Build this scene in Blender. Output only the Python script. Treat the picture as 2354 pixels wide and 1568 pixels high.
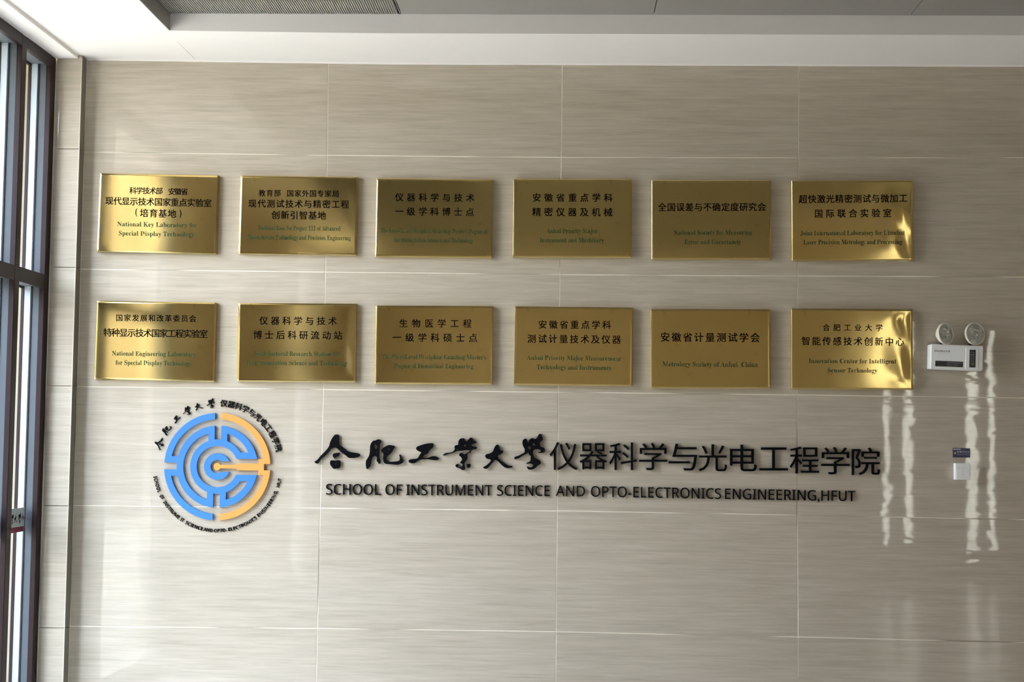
import bpy, bmesh, math, random
from mathutils import Matrix, Vector
from math import sin, cos, pi, sqrt, atan2, radians, exp

C = bpy.context.scene.collection
SC = bpy.context.scene
for o in list(bpy.data.objects):
    bpy.data.objects.remove(o)

# ------------------------------------------------------------------ camera
W, H, F = 2354.0, 1568.0, 3540.0
YAW, PITCH, ROLL = 0.0375096, 0.0616332, -0.0129195
CAM = Vector((2.45290, -7.77039, 3.6 - 2.023289))


def rotm(a, b, c):
    return (Matrix.Rotation(a, 3, 'Z') @ Matrix.Rotation(b, 3, 'X') @ Matrix.Rotation(c, 3, 'Y'))


RM = rotm(YAW, PITCH, ROLL)            # columns: right, forward, up
cd = bpy.data.cameras.new('camera')
cam = bpy.data.objects.new('camera', cd)
C.objects.link(cam)
SC.camera = cam
cd.sensor_fit = 'HORIZONTAL'
cd.sensor_width = 36.0
cd.lens = F / W * 36.0
cd.clip_start = 0.05
m3 = Matrix((RM.col[0], RM.col[2], -RM.col[1])).transposed()
cam.matrix_world = Matrix.Translation(CAM) @ m3.to_4x4()

# ------------------------------------------------------------------ exposure, sky, sun
SC.view_settings.view_transform = 'Standard'
SC.view_settings.look = 'None'
SC.view_settings.gamma = 1.0
SC.view_settings.use_curve_mapping = False
SC.view_settings.exposure = 0.86
SC.cycles.use_denoising = True
SC.cycles.max_bounces = 10
SC.cycles.diffuse_bounces = 6
SC.cycles.glossy_bounces = 5
SC.cycles.transparent_max_bounces = 12
SC.cycles.sample_clamp_indirect = 8.0

SKY = 13.0
wd = bpy.data.worlds.new('sky')
SC.world = wd
wd.use_nodes = True
nt = wd.node_tree
for n in list(nt.nodes):
    nt.nodes.remove(n)
out = nt.nodes.new('ShaderNodeOutputWorld')
bg = nt.nodes.new('ShaderNodeBackground')
tc = nt.nodes.new('ShaderNodeTexCoord')
sp = nt.nodes.new('ShaderNodeSeparateXYZ')
rp = nt.nodes.new('ShaderNodeValToRGB')
mp = nt.nodes.new('ShaderNodeMapRange')
mp.inputs[1].default_value = -0.1
mp.inputs[2].default_value = 0.9
nt.links.new(tc.outputs['Generated'], sp.inputs[0])
nt.links.new(sp.outputs['Z'], mp.inputs[0])
nt.links.new(mp.outputs[0], rp.inputs[0])
rp.color_ramp.elements[0].position = 0.0
rp.color_ramp.elements[0].color = (0.80, 0.70, 0.58, 1)
rp.color_ramp.elements[1].position = 1.0
rp.color_ramp.elements[1].color = (0.52, 0.74, 1.05, 1)
e = rp.color_ramp.elements.new(0.14)
e.color = (0.90, 0.95, 1.02, 1)
nt.links.new(rp.outputs[0], bg.inputs[0])
bg.inputs[1].default_value = SKY
nt.links.new(bg.outputs[0], out.inputs[0])

sl = bpy.data.lights.new('sun', 'SUN')
sl.energy = 9.0
sl.angle = 0.01
sl.color = (1.0, 0.85, 0.62)
so = bpy.data.objects.new('sun', sl)
C.objects.link(so)
so.rotation_euler = Vector((-0.34, 0.10, -0.93)).to_track_quat('-Z', 'Y').to_euler()


def portal(name, loc, rot, sx, sy):
    l = bpy.data.lights.new(name, 'AREA')
    l.shape = 'RECTANGLE'
    l.size, l.size_y = sx, sy
    l.cycles.is_portal = True
    o = bpy.data.objects.new(name, l)
    C.objects.link(o)
    o.location = loc
    o.rotation_euler = rot
    return o


# ------------------------------------------------------------------ pixel -> point on a plane of the room
def ray(px, py):
    return RM @ Vector(((px - W / 2) / F, 1.0, (H / 2 - py) / F))


def at(px, py, Y=0.0):
    d = ray(px, py)
    t = (Y - CAM.y) / d.y
    return CAM + d * t


def atx(px, py, X):
    d = ray(px, py)
    t = (X - CAM.x) / d.x
    return CAM + d * t


# ------------------------------------------------------------------ helpers
def put(name, me, mat=None, parent=None, loc=None, rot=None):
    o = bpy.data.objects.new(name, me)
    C.objects.link(o)
    if mat is not None and me is not None and not me.materials:
        me.materials.append(mat)
    if parent is not None:
        o.parent = parent
    if loc is not None:
        o.location = loc
    if rot is not None:
        o.rotation_euler = rot
    return o


def empty(name, loc=(0, 0, 0), rot=(0, 0, 0)):
    o = bpy.data.objects.new(name, None)
    C.objects.link(o)
    o.location = loc
    o.rotation_euler = rot
    o.empty_display_size = 0.05
    return o


def tag(o, label=None, cat=None, group=None, kind=None):
    if label:
        o['label'] = label
    if cat:
        o['category'] = cat
    if group:
        o['group'] = group
    if kind:
        o['kind'] = kind
    return o


def mesh(verts, faces, name='m', smooth=False):
    me = bpy.data.meshes.new(name)
    me.from_pydata([tuple(v) for v in verts], [], faces)
    me.update()
    if smooth:
        for p in me.polygons:
            p.use_smooth = True
    return me


class MB:
    def __init__(s):
        s.v, s.f = [], []

    def box(s, x0, x1, y0, y1, z0, z1):
        n = len(s.v)
        s.v += [(x0, y0, z0), (x1, y0, z0), (x1, y1, z0), (x0, y1, z0), (x0, y0, z1), (x1, y0, z1), (x1, y1, z1), (x0, y1, z1)]
        for q in ((0, 3, 2, 1), (4, 5, 6, 7), (0, 1, 5, 4), (1, 2, 6, 5), (2, 3, 7, 6), (3, 0, 4, 7)):
            s.f.append(tuple(n + i for i in q))
        return s

    def add(s, vs, fs):
        n = len(s.v)
        s.v += list(vs)
        s.f += [tuple(n + i for i in q) for q in fs]
        return s

    def mesh(s, name='m', bevel=0.0, seg=2):
        me = mesh(s.v, s.f, name)
        if bevel:
            bm = bmesh.new()
            bm.from_mesh(me)
            bmesh.ops.bevel(bm, geom=bm.edges[:], offset=bevel, segments=seg, profile=0.6, affect='EDGES', clamp_overlap=True)
            bm.to_mesh(me)
            bm.free()
        return me


def lathe(profile, n=40, name='m', smooth=True):
    vs, fs = [], []
    for r, z in profile:
        for i in range(n):
            a = 2 * pi * i / n
            vs.append((r * cos(a), r * sin(a), z))
    for k in range(len(profile) - 1):
        for i in range(n):
            j = (i + 1) % n
            fs.append((k * n + i, k * n + j, (k + 1) * n + j, (k + 1) * n + i))
    fs.append(tuple(reversed(range(n))))
    fs.append(tuple((len(profile) - 1) * n + i for i in range(n)))
    return mesh(vs, fs, name, smooth)


# ------------------------------------------------------------------ materials
def newmat(name):
    m = bpy.data.materials.new(name)
    m.use_nodes = True
    t = m.node_tree
    b = next(n for n in t.nodes if n.type == 'BSDF_PRINCIPLED')
    return m, t, b


def plain(name, col, rough=0.5, metal=0.0, noise=0.0, nscale=8.0, bump=0.0, coat=0.0):
    m, t, b = newmat(name)
    b.inputs['Base Color'].default_value = (*col, 1)
    b.inputs['Roughness'].default_value = rough
    b.inputs['Metallic'].default_value = metal
    b.inputs['Coat Weight'].default_value = coat
    tcn = t.nodes.new('ShaderNodeTexCoord')
    nz = t.nodes.new('ShaderNodeTexNoise')
    nz.inputs['Scale'].default_value = nscale
    nz.inputs['Detail'].default_value = 4
    t.links.new(tcn.outputs['Object'], nz.inputs['Vector'])
    if noise:
        mx = t.nodes.new('ShaderNodeMix')
        mx.data_type = 'RGBA'
        mx.inputs['A'].default_value = (*[c * (1 - noise) for c in col], 1)
        mx.inputs['B'].default_value = (*[min(1, c * (1 + noise)) for c in col], 1)
        t.links.new(nz.outputs['Fac'], mx.inputs['Factor'])
        t.links.new(mx.outputs['Result'], b.inputs['Base Color'])
    if bump:
        bp = t.nodes.new('ShaderNodeBump')
        bp.inputs['Strength'].default_value = bump
        bp.inputs['Distance'].default_value = 0.002
        t.links.new(nz.outputs['Fac'], bp.inputs['Height'])
        t.links.new(bp.outputs[0], b.inputs['Normal'])
    return m


def tile_mat():
    m, t, b = newmat('striated glazed tile')
    N, L = t.nodes, t.links
    geo = N.new('ShaderNodeNewGeometry')
    oi = N.new('ShaderNodeObjectInfo')
    off = N.new('ShaderNodeVectorMath')
    off.operation = 'SCALE'
    off.inputs[0].default_value = (13.0, 0.0, 7.0)
    L.new(oi.outputs['Random'], off.inputs['Scale'])
    ad = N.new('ShaderNodeVectorMath')
    L.new(geo.outputs['Position'], ad.inputs[0])
    L.new(off.outputs[0], ad.inputs[1])

    def nz(scale, detail, rough, dist=0.0):
        mpn = N.new('ShaderNodeMapping')
        mpn.inputs['Scale'].default_value = scale
        L.new(ad.outputs[0], mpn.inputs[0])
        n = N.new('ShaderNodeTexNoise')
        n.inputs['Scale'].default_value = 1.0
        n.inputs['Detail'].default_value = detail
        n.inputs['Roughness'].default_value = rough
        n.inputs['Distortion'].default_value = dist
        L.new(mpn.outputs[0], n.inputs['Vector'])
        return n
    fine = nz((5.0, 5.0, 95.0), 5, 0.62, 0.15)
    mid = nz((2.0, 2.0, 34.0), 3, 0.5, 0.3)
    line = nz((1.6, 1.6, 150.0), 2, 0.4, 0.1)
    mix1 = N.new('ShaderNodeMath')
    mix1.operation = 'MULTIPLY_ADD'
    mix1.inputs[1].default_value = 0.55
    L.new(fine.outputs['Fac'], mix1.inputs[0])
    m2 = N.new('ShaderNodeMath')
    m2.operation = 'MULTIPLY'
    m2.inputs[1].default_value = 0.45
    L.new(mid.outputs['Fac'], m2.inputs[0])
    L.new(m2.outputs[0], mix1.inputs[2])
    r = N.new('ShaderNodeValToRGB')
    r.color_ramp.elements[0].position = 0.36
    r.color_ramp.elements[0].color = (0.437, 0.381, 0.296, 1)
    r.color_ramp.elements[1].position = 0.64
    r.color_ramp.elements[1].color = (0.551, 0.487, 0.391, 1)
    L.new(mix1.outputs[0], r.inputs[0])
    # thin darker veins
    vr = N.new('ShaderNodeMapRange')
    vr.inputs[1].default_value = 0.60
    vr.inputs[2].default_value = 0.72
    vr.inputs[3].default_value = 1.0
    vr.inputs[4].default_value = 0.91
    L.new(line.outputs['Fac'], vr.inputs[0])
    mul = N.new('ShaderNodeVectorMath')
    mul.operation = 'SCALE'
    L.new(r.outputs[0], mul.inputs[0])
    L.new(vr.outputs[0], mul.inputs['Scale'])
    L.new(mul.outputs[0], b.inputs['Base Color'])
    b.inputs['Roughness'].default_value = 0.025
    b.inputs['IOR'].default_value = 1.55
    wv = nz((3.5, 3.5, 11.0), 2, 0.5)
    bp = N.new('ShaderNodeBump')
    bp.inputs['Strength'].default_value = 0.5
    bp.inputs['Distance'].default_value = 0.0012
    L.new(wv.outputs['Fac'], bp.inputs['Height'])
    L.new(bp.outputs[0], b.inputs['Normal'])
    return m


def brass_mat():
    m, t, b = newmat('polished brass sheet')
    N, L = t.nodes, t.links
    tcn = N.new('ShaderNodeTexCoord')
    n = N.new('ShaderNodeTexNoise')
    n.inputs['Scale'].default_value = 9.0
    n.inputs['Detail'].default_value = 5
    L.new(tcn.outputs['Object'], n.inputs['Vector'])
    mr = N.new('ShaderNodeMapRange')
    mr.inputs[3].default_value = 0.07
    mr.inputs[4].default_value = 0.15
    L.new(n.outputs['Fac'], mr.inputs[0])
    L.new(mr.outputs[0], b.inputs['Roughness'])
    sp_ = N.new('ShaderNodeTexNoise')
    sp_.inputs['Scale'].default_value = 28.0
    sp_.inputs['Detail'].default_value = 2
    L.new(tcn.outputs['Object'], sp_.inputs['Vector'])
    m2 = N.new('ShaderNodeMapRange')
    m2.inputs[1].default_value = 0.66
    m2.inputs[2].default_value = 0.78
    L.new(sp_.outputs['Fac'], m2.inputs[0])
    mx = N.new('ShaderNodeMix')
    mx.data_type = 'RGBA'
    mx.inputs['A'].default_value = (0.66, 0.50, 0.20, 1)
    mx.inputs['B'].default_value = (0.55, 0.40, 0.15, 1)
    L.new(m2.outputs[0], mx.inputs['Factor'])
    L.new(mx.outputs['Result'], b.inputs['Base Color'])
    b.inputs['Metallic'].default_value = 1.0
    return m


def glass_mat():
    m, t, b = newmat('window glass')
    N, L = t.nodes, t.links
    N.remove(b)
    o = next(n for n in N if n.type == 'OUTPUT_MATERIAL')
    tr = N.new('ShaderNodeBsdfTransparent')
    tr.inputs[0].default_value = (0.95, 0.945, 0.95, 1)
    gl = N.new('ShaderNodeBsdfGlossy')
    gl.inputs['Roughness'].default_value = 0.02
    lw = N.new('ShaderNodeLayerWeight')
    lw.inputs[0].default_value = 0.5
    pw = N.new('ShaderNodeMath')
    pw.operation = 'POWER'
    pw.inputs[1].default_value = 5.0
    L.new(lw.outputs['Facing'], pw.inputs[0])
    fr = N.new('ShaderNodeMath')
    fr.operation = 'MULTIPLY_ADD'
    fr.inputs[1].default_value = 0.45
    fr.inputs[2].default_value = 0.03
    L.new(pw.outputs[0], fr.inputs[0])
    mx = N.new('ShaderNodeMixShader')
    L.new(fr.outputs[0], mx.inputs[0])
    L.new(tr.outputs[0], mx.inputs[1])
    L.new(gl.outputs[0], mx.inputs[2])
    L.new(mx.outputs[0], o.inputs[0])
    return m


def grout_mat():
    m, t, b = newmat('cream grout')
    N, L = t.nodes, t.links
    geo = N.new('ShaderNodeNewGeometry')
    n = N.new('ShaderNodeTexNoise')
    n.inputs['Scale'].default_value = 1.7
    n.inputs['Detail'].default_value = 1
    L.new(geo.outputs['Position'], n.inputs['Vector'])
    r = N.new('ShaderNodeValToRGB')
    r.color_ramp.elements[0].position = 0.40
    r.color_ramp.elements[0].color = (0.42, 0.38, 0.30, 1)
    r.color_ramp.elements[1].position = 0.50
    r.color_ramp.elements[1].color = (0.93, 0.88, 0.74, 1)
    L.new(n.outputs['Fac'], r.inputs[0])
    L.new(r.outputs[0], b.inputs['Base Color'])
    b.inputs['Roughness'].default_value = 0.7
    return m


def floor_mat():
    m, t, b = newmat('polished floor tile')
    N, L = t.nodes, t.links
    tcn = N.new('ShaderNodeNewGeometry')
    br = N.new('ShaderNodeTexBrick')
    br.offset = 0.0
    br.inputs['Scale'].default_value = 1.0
    br.inputs['Brick Width'].default_value = 0.8
    br.inputs['Row Height'].default_value = 0.8
    br.inputs['Mortar Size'].default_value = 0.003
    br.inputs['Color1'].default_value = (0.76, 0.70, 0.60, 1)
    br.inputs['Color2'].default_value = (0.73, 0.67, 0.58, 1)
    br.inputs['Mortar'].default_value = (0.30, 0.27, 0.22, 1)
    L.new(tcn.outputs['Position'], br.inputs['Vector'])
    L.new(br.outputs['Color'], b.inputs['Base Color'])
    b.inputs['Roughness'].default_value = 0.22
    return m


M_TILE = tile_mat()
M_GROUT = grout_mat()
M_EDGEHI = plain('beige edge highlight', (0.60, 0.56, 0.48), 0.4)  # colour of the painted highlight on the pier corner
M_SIDESHADE = plain('shade-dark side tile', (0.17, 0.15, 0.11), 0.3, noise=0.06, nscale=3)  # wall tile darkened to stand in for shade on the pier side
M_BRASS = brass_mat()
M_GLASS = glass_mat()
M_FLOOR = floor_mat()
M_PAINT = plain('white emulsion paint', (0.90, 0.86, 0.83), 0.85, noise=0.02, nscale=5, bump=0.15)
M_PAINTR = plain('warm emulsion paint', (0.66, 0.58, 0.47), 0.6, noise=0.05)
M_MAROON = plain('maroon powder-coated metal', (0.015, 0.006, 0.006), 0.45, noise=0.15, nscale=30)
M_ALU = plain('grey aluminium channel', (0.075, 0.085, 0.095), 0.5, metal=0.0, noise=0.08, nscale=20)
M_PALE = plain('pale blue outer frame', (0.30, 0.34, 0.37), 0.5, noise=0.06)
M_GASKET = plain('black rubber gasket', (0.02, 0.02, 0.03), 0.6)
M_PANEL = plain('grey ceiling panel metal', (0.30, 0.285, 0.26), 0.45, metal=0.0, noise=0.03)
M_PANELG = plain('dark joint backing', (0.03, 0.03, 0.03), 0.8)
M_BLACKTXT = plain('black enamel lettering', (0.006, 0.005, 0.005), 0.6)
M_GREENTXT = plain('green enamel lettering', (0.036, 0.065, 0.024), 0.6)
M_BLACK = plain('matt black acrylic', (0.006, 0.006, 0.007), 0.5)
for m_, sv in ((M_BLACKTXT, 0.0), (M_BLACK, 0.02), (M_GREENTXT, 0.0), (M_MAROON, 0.2), (M_ALU, 0.2)):
    m_.node_tree.nodes['Principled BSDF'].inputs['Specular IOR Level'].default_value = sv
M_BLACKSIDE = plain('clear acrylic edge', (0.35, 0.33, 0.28), 0.3)
M_BLUE = plain('blue acrylic', (0.033, 0.19, 0.56), 0.45, noise=0.03)
M_ORANGE = plain('orange acrylic', (0.68, 0.31, 0.065), 0.45, noise=0.03)
M_WHITEP = plain('white plastic', (0.90, 0.90, 0.89), 0.35)
M_CREAMP = plain('ivory plastic rim', (0.82, 0.78, 0.66), 0.35)
M_BLKP = plain('black plastic', (0.015, 0.015, 0.015), 0.4)
M_STICK = plain('dark sticker', (0.03, 0.03, 0.032), 0.35)
M_GREYTXT = plain('grey print', (0.35, 0.35, 0.36), 0.5)
M_LOGOTXT = plain('dark grey print', (0.04, 0.04, 0.045), 0.5)
M_GOLDTXT = plain('yellow print', (0.60, 0.50, 0.22), 0.5)
M_REFL = plain('chromed reflector', (0.70, 0.72, 0.72), 0.12, metal=1.0)
M_LENS = plain('ribbed lens', (0.62, 0.63, 0.60), 0.18, metal=0.75, coat=1.0)
M_NAVY = plain('navy plate', (0.018, 0.018, 0.07), 0.3)
M_SILV = plain('silver print', (0.55, 0.55, 0.66), 0.4)
M_FILM = plain('grey frosted film', (0.33, 0.36, 0.34), 0.5)
M_FILMR = plain('maroon film strip', (0.16, 0.012, 0.03), 0.45)
M_REDTXT = plain('maroon film lettering', (0.05, 0.004, 0.006), 0.5)
M_CREAMW = plain('cream exterior wall paint', (0.80, 0.72, 0.55), 0.9, noise=0.03)
M_GROUND = plain('pale concrete paving', (0.38, 0.335, 0.255), 0.9, noise=0.1, nscale=1.5)
M_DARKWD = plain('brown wall panel', (0.10, 0.075, 0.05), 0.5, noise=0.1)
M_LEAF = plain('hedge green', (0.05, 0.09, 0.03), 0.8, noise=0.4, nscale=5)

# ------------------------------------------------------------------ room sizes
ZC = at(1292, 146.5).z                     # soffit height
PY = -0.076                                # front of the tiled pier
XC = -0.057                                # right face of the pier = left end of the tiled wall
XW = at(120.5, 400, PY).x                  # room face of the window frame
XR, YF = 9.0, -10.6                        # right wall, wall behind the camera
ZG = -0.15

def zc(x):
    # the plastered soffit rises slightly towards the window corner
    return ZC + 0.017 * max(0.0, min(1.0, (1.5 - x) / 1.7))


# ------------------------------------------------------------------ main tiled wall, tile by tile
GRID = {(1, 0): (754.5, 142), (1, 1): (752, 357), (1, 2): (748, 625.4), (1, 3): (743, 895.5), (1, 4): (736, 1168), (1, 5): (729.5, 1444.8),
        (2, 0): (1292.5, 146.5), (2, 1): (1290, 362), (2, 2): (1286.5, 631.3), (2, 3): (1283, 901.7), (2, 4): (1280.7, 1174.5), (2, 5): (1278.3, 1452.4),
        (3, 0): (1837, 144.5), (3, 1): (1835.4, 363), (3, 2): (1833.2, 634.5), (3, 3): (1832, 908), (3, 4): (1832.7, 1184.4), (3, 5): (1834.4, 1464.5)}
LEFT = {0: (200, 136), 1: (200, 349), 2: (200, 618.8), 3: (200, 889), 4: (200, 1162), 5: (245, 1440.5)}
RIGHT = {0: (2354, 142), 1: (2300, 362.3), 2: (2150, 636), 3: (2260, 913.9), 4: (2300, 1193.6), 5: (2300, 1476)}
P = {}
for (i, j), q in GRID.items():
    v = at(*q)
    P[i, j] = (v.x, v.z)
for j in range(6):
    a = at(*LEFT[j])
    x1, z1 = P[1, j]
    s = (z1 - a.z) / (x1 - a.x)
    P[0, j] = (XC, a.z + (XC - a.x) * s)
    b_ = at(*RIGHT[j])
    x3, z3 = P[3, j]
    s = (b_.z - z3) / (b_.x - x3)
    P[4, j] = (P[3, j][0] + 1.2, z3 + 1.2 * s)
for i in range(5):
    P[i, 6] = (P[i, 5][0], 0.0)
for i in range(5, 9):
    for j in range(7):
        x, z = P[4, j]
        P[i, j] = (min(x + 1.2 * (i - 4), XR), z)
for i in range(9):
    x, z = P[i, 0]
    P[i, 0] = (x, z + (0.0 if i else 0.0))

wall = put('wall_back', MB().box(XC - 0.9, XR + 0.2, 0.0015, 0.25, -0.2, ZC + 0.6).mesh('wall_back'), M_GROUT)
tag(wall, kind='structure')


def tile(q, parent, y=0.0, gap=0.0016, th=0.0100, name='tile'):
    # q: four (x,z) corners BL, BR, TR, TL ; a real tile with eased edges
    cx = sum(p[0] for p in q) / 4
    cz = sum(p[1] for p in q) / 4
    ins = []
    for p, sx, sz in zip(q, (1, -1, -1, 1), (1, 1, -1, -1)):
        ins.append((p[0] + sx * gap - cx, p[1] + sz * gap - cz))
    inn = []
    for p, sx, sz in zip(ins, (1, -1, -1, 1), (1, 1, -1, -1)):
        inn.append((p[0] + sx * 0.0006, p[1] + sz * 0.0006))
    vs = [(p[0], 0.0025, p[1]) for p in ins] + [(p[0], 0.0006, p[1]) for p in ins] + [(p[0], 0.0, p[1]) for p in inn]
    fs = [(3, 2, 1, 0)]
    for k in range(4):
        l = (k + 1) % 4
        fs.append((k, l, 4 + l, 4 + k))
        fs.append((4 + k, 4 + l, 8 + l, 8 + k))
    fs.append((8, 9, 10, 11))
    o = put(name, mesh(vs, fs, 'tile'), M_TILE, parent, (cx, y, cz))
    return o


random.seed(4)
for i in range(8):
    for j in range(6):
        q = [P[i, j + 1], P[i + 1, j + 1], P[i + 1, j], P[i, j]]
        if q[1][0] - q[0][0] < 0.1:
            continue
        gj = 0.0022 if (i + j) % 3 else 0.0017
        t_ = tile(q, wall, 0.0, gj)
        t_.rotation_euler = (random.uniform(-.0012, .0012), 0, random.uniform(-.0010, .0010))

# ------------------------------------------------------------------ pier beside the window
pier = put('wall_return', MB().box(XW - 0.02, XC - 0.0105, PY + 0.0115, 0.0, -0.2, ZC - 0.01).mesh('pier'), M_GROUT)
tag(pier, kind='structure')
for j in range(6):
    z1 = P[0, j][1] if j else zc(XC) - .001
    z0 = P[0, j + 1][1]
    tile([(XW + 0.004, z0), (XC, z0), (XC, z1), (XW + 0.004, z1)], pier, PY)
    # side face tile (facing right), same tile with its shade painted in
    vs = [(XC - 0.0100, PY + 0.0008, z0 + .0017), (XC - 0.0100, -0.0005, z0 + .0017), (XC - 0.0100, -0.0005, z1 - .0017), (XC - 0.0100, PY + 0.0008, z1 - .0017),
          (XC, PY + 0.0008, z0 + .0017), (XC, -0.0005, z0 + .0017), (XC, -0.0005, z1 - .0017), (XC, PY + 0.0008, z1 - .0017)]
    put('tile', mesh(vs, [(4, 5, 6, 7), (3, 2, 1, 0), (0, 1, 5, 4), (1, 2, 6, 5), (2, 3, 7, 6), (3, 0, 4, 7)]), M_SIDESHADE, pier)

put('corner_highlight', MB().box(XC - 0.0040, XC + 0.0006, PY - 0.0008, PY + 0.0030, 0.0, ZC).mesh('bead', 0.0008, 1), M_EDGEHI, pier)  # thin pale strip standing in for the highlight along the pier edge

# ------------------------------------------------------------------ floor, other walls
tag(put('floor', MB().box(XW - 0.12, XR + 0.2, YF - 0.2, 0.25, -0.2, 0.0).mesh('floor'), M_FLOOR), kind='structure')
tag(put('wall_right', MB().box(XR, XR + 0.2, YF, 0.0, 0.0, ZC + 0.6).mesh('wr'), M_PAINTR), kind='structure')

# wall behind the camera, with three tall narrow daylight openings
def strip(pa, pb, py):
    k = (-(YF) - CAM.y) / (-CAM.y)          # mirrored distance ratio
    out_ = []
    for px in (pa, pb):
        x = at(px, py).x
        out_.append(CAM.x + (x - CAM.x) * (-YF - CAM.y) / (-CAM.y))
    return out_


slits = [strip(2030, 2052, 1000), strip(2077, 2105, 1000), strip(2222, 2256, 1000), strip(2271, 2296, 1000)]
ZTOPS = [3.12, 3.12, 2.36, 2.95]
ZSILLS = [0.36, 0.36, 0.22, 0.30]
mb = MB()
xs = [XW - 0.1] + [v for s_ in slits for v in s_] + [XR + 0.2]
for a, b_ in zip(xs[0::2], xs[1::2]):
    mb.box(a, b_, YF - 0.2, YF, 0.0, ZC + 0.6)
for (a, b_), ZS, ZSILL in zip(slits, ZTOPS, ZSILLS):
    mb.box(a, b_, YF - 0.2, YF, ZS, ZC + 0.6)
    mb.box(a, b_, YF - 0.2, YF, 0.0, ZSILL)
M_PAINTF = plain('tan wall panel', (0.62, 0.53, 0.41), 0.6, noise=0.05)
wf = tag(put('wall_front', mb.mesh('wf'), M_PAINTF), kind='structure')
for n_, (a, b_) in enumerate(slits):
    ZS, ZSILL = ZTOPS[n_], ZSILLS[n_]
    wroot = empty('window_%d' % (n_ + 2), (0.5 * (a + b_), YF - 0.1, 0))
    tag(wroot, kind='structure')
    w = 0.5 * (b_ - a)
    f = MB()
    for (u0, u1, w0, w1) in ((-w, -w + .02, ZSILL, ZS), (w - .02, w, ZSILL, ZS), (-w, w, ZSILL, ZSILL + .03), (-w, w, ZS - .03, ZS), (-w, w, 2.02, 2.05)):
        f.box(u0, u1, -.03, .03, w0, w1)
    put('window_frame', f.mesh(), M_MAROON, wroot)
    put('window_pane', MB().box(-w, w, -.004, .004, ZSILL + .02, ZS - .02).mesh(), M_GLASS, wroot)
    portal('daylight_portal', (0.5 * (a + b_), YF - 0.25, ZS / 2), (radians(90), 0, 0), b_ - a, ZS).rotation_euler = (radians(90), 0, 0)

# ------------------------------------------------------------------ ceiling: soffit ring, recess, panels
lo = at(390, 70.5, 0)
# depth of the recess edge from the soffit height
def atz(px, py, Z):
    d = ray(px, py)
    t = (Z - CAM.z) / d.z
    return CAM + d * t


def prism(mb_, x0, x1, y0, y1, top):
    n = len(mb_.v)
    a, b2 = zc(x0), zc(x1)
    mb_.v += [(x0, y0, a), (x1, y0, b2), (x1, y1, b2), (x0, y1, a), (x0, y0, top), (x1, y0, top), (x1, y1, top), (x0, y1, top)]
    for q in ((0, 3, 2, 1), (4, 5, 6, 7), (0, 1, 5, 4), (1, 2, 6, 5), (2, 3, 7, 6), (3, 0, 4, 7)):
        mb_.f.append(tuple(n + i for i in q))


c0 = atz(390, 71, zc(0.35))                       # recess corner on the soffit
XE, YE = c0.x, c0.y
YE2 = atz(1450, 76.5, ZC).y
YE = 0.5 * (YE + YE2)
ZR = at(1000, 32.8, YE).z                   # recess roof
YEND = -9.4
XEND = 8.2
T = 0.5
mb = MB()
xbm = at(179.5, 130, PY).x                  # edge of the lower window-head box
prism(mb, xbm, XE, YE, 0.25, ZC + T)
prism(mb, XE, 1.5, YE, 0.25, ZC + T)
prism(mb, 1.5, XR + 0.2, YE, 0.25, ZC + T)
prism(mb, xbm, XE, YEND, YE, ZC + T)
mb.box(XEND, XR + 0.2, YEND, YE, ZC, ZC + T)
mb.box(xbm, XR + 0.2, YF - 0.2, YEND, ZC, ZC + T)
mb.box(XE - 0.1, XEND + 0.1, YEND - 0.1, YE + 0.1, ZR + 0.03, ZC + T)
ceil = tag(put('ceiling', mb.mesh('ceiling'), M_PAINT), kind='structure')
# window head box: slightly lower than the soffit
ZB = at(179, 134.5, PY).z
tr1 = MB().box(XW - 0.12, xbm, YF - 0.2, PY + 0.005, ZB, ZC + T)
tag(put('trim_1', tr1.mesh('headbox'), M_PAINT), kind='structure')
# cornice bead along the wall head
bd = MB()
for (u0, u1) in ((XC, 1.5), (1.5, XR)):
    n_ = len(bd.v)
    za, zb2 = zc(u0), zc(u1)
    bd.v += [(u0, -.006, za - .008), (u1, -.006, zb2 - .008), (u1, 0, zb2 - .008), (u0, 0, za - .008), (u0, -.006, za + .002), (u1, -.006, zb2 + .002), (u1, 0, zb2 + .002), (u0, 0, za + .002)]
    for q in ((0, 3, 2, 1), (4, 5, 6, 7), (0, 1, 5, 4), (1, 2, 6, 5), (2, 3, 7, 6), (3, 0, 4, 7)):
        bd.f.append(tuple(n_ + i for i in q))
tag(put('trim_2', bd.mesh('bead'), M_PAINT), kind='structure')
# hairline seam in the soffit (a proud filler strip)
a1, a2 = atz(406, 95, zc(.4)), atz(446, 135, zc(.5))
dv = (a2 - a1).normalized() * 1.0
nv = Vector((-dv.y, dv.x, 0)) * 0.0035
vs = [a1 - nv, a1 + nv, a2 + nv, a2 - nv]
vs = [(v.x, v.y, zc(v.x) - 0.0016) for v in vs] + [(v.x, v.y, zc(v.x) + 0.001) for v in vs]
put('filler_seam', mesh(vs, [(0, 1, 2, 3), (4, 5, 1, 0), (5, 6, 2, 1), (6, 7, 3, 2), (7, 4, 0, 3), (7, 6, 5, 4)]), M_PAINT, ceil)
# dark lining of the recess side (left)
lining = MB().box(XE, XE + 0.004, YEND, YE, zc(XE) + 0.0005, ZR + 0.03)
put('recess_lining', lining.mesh(), M_PANEL, ceil)
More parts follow.
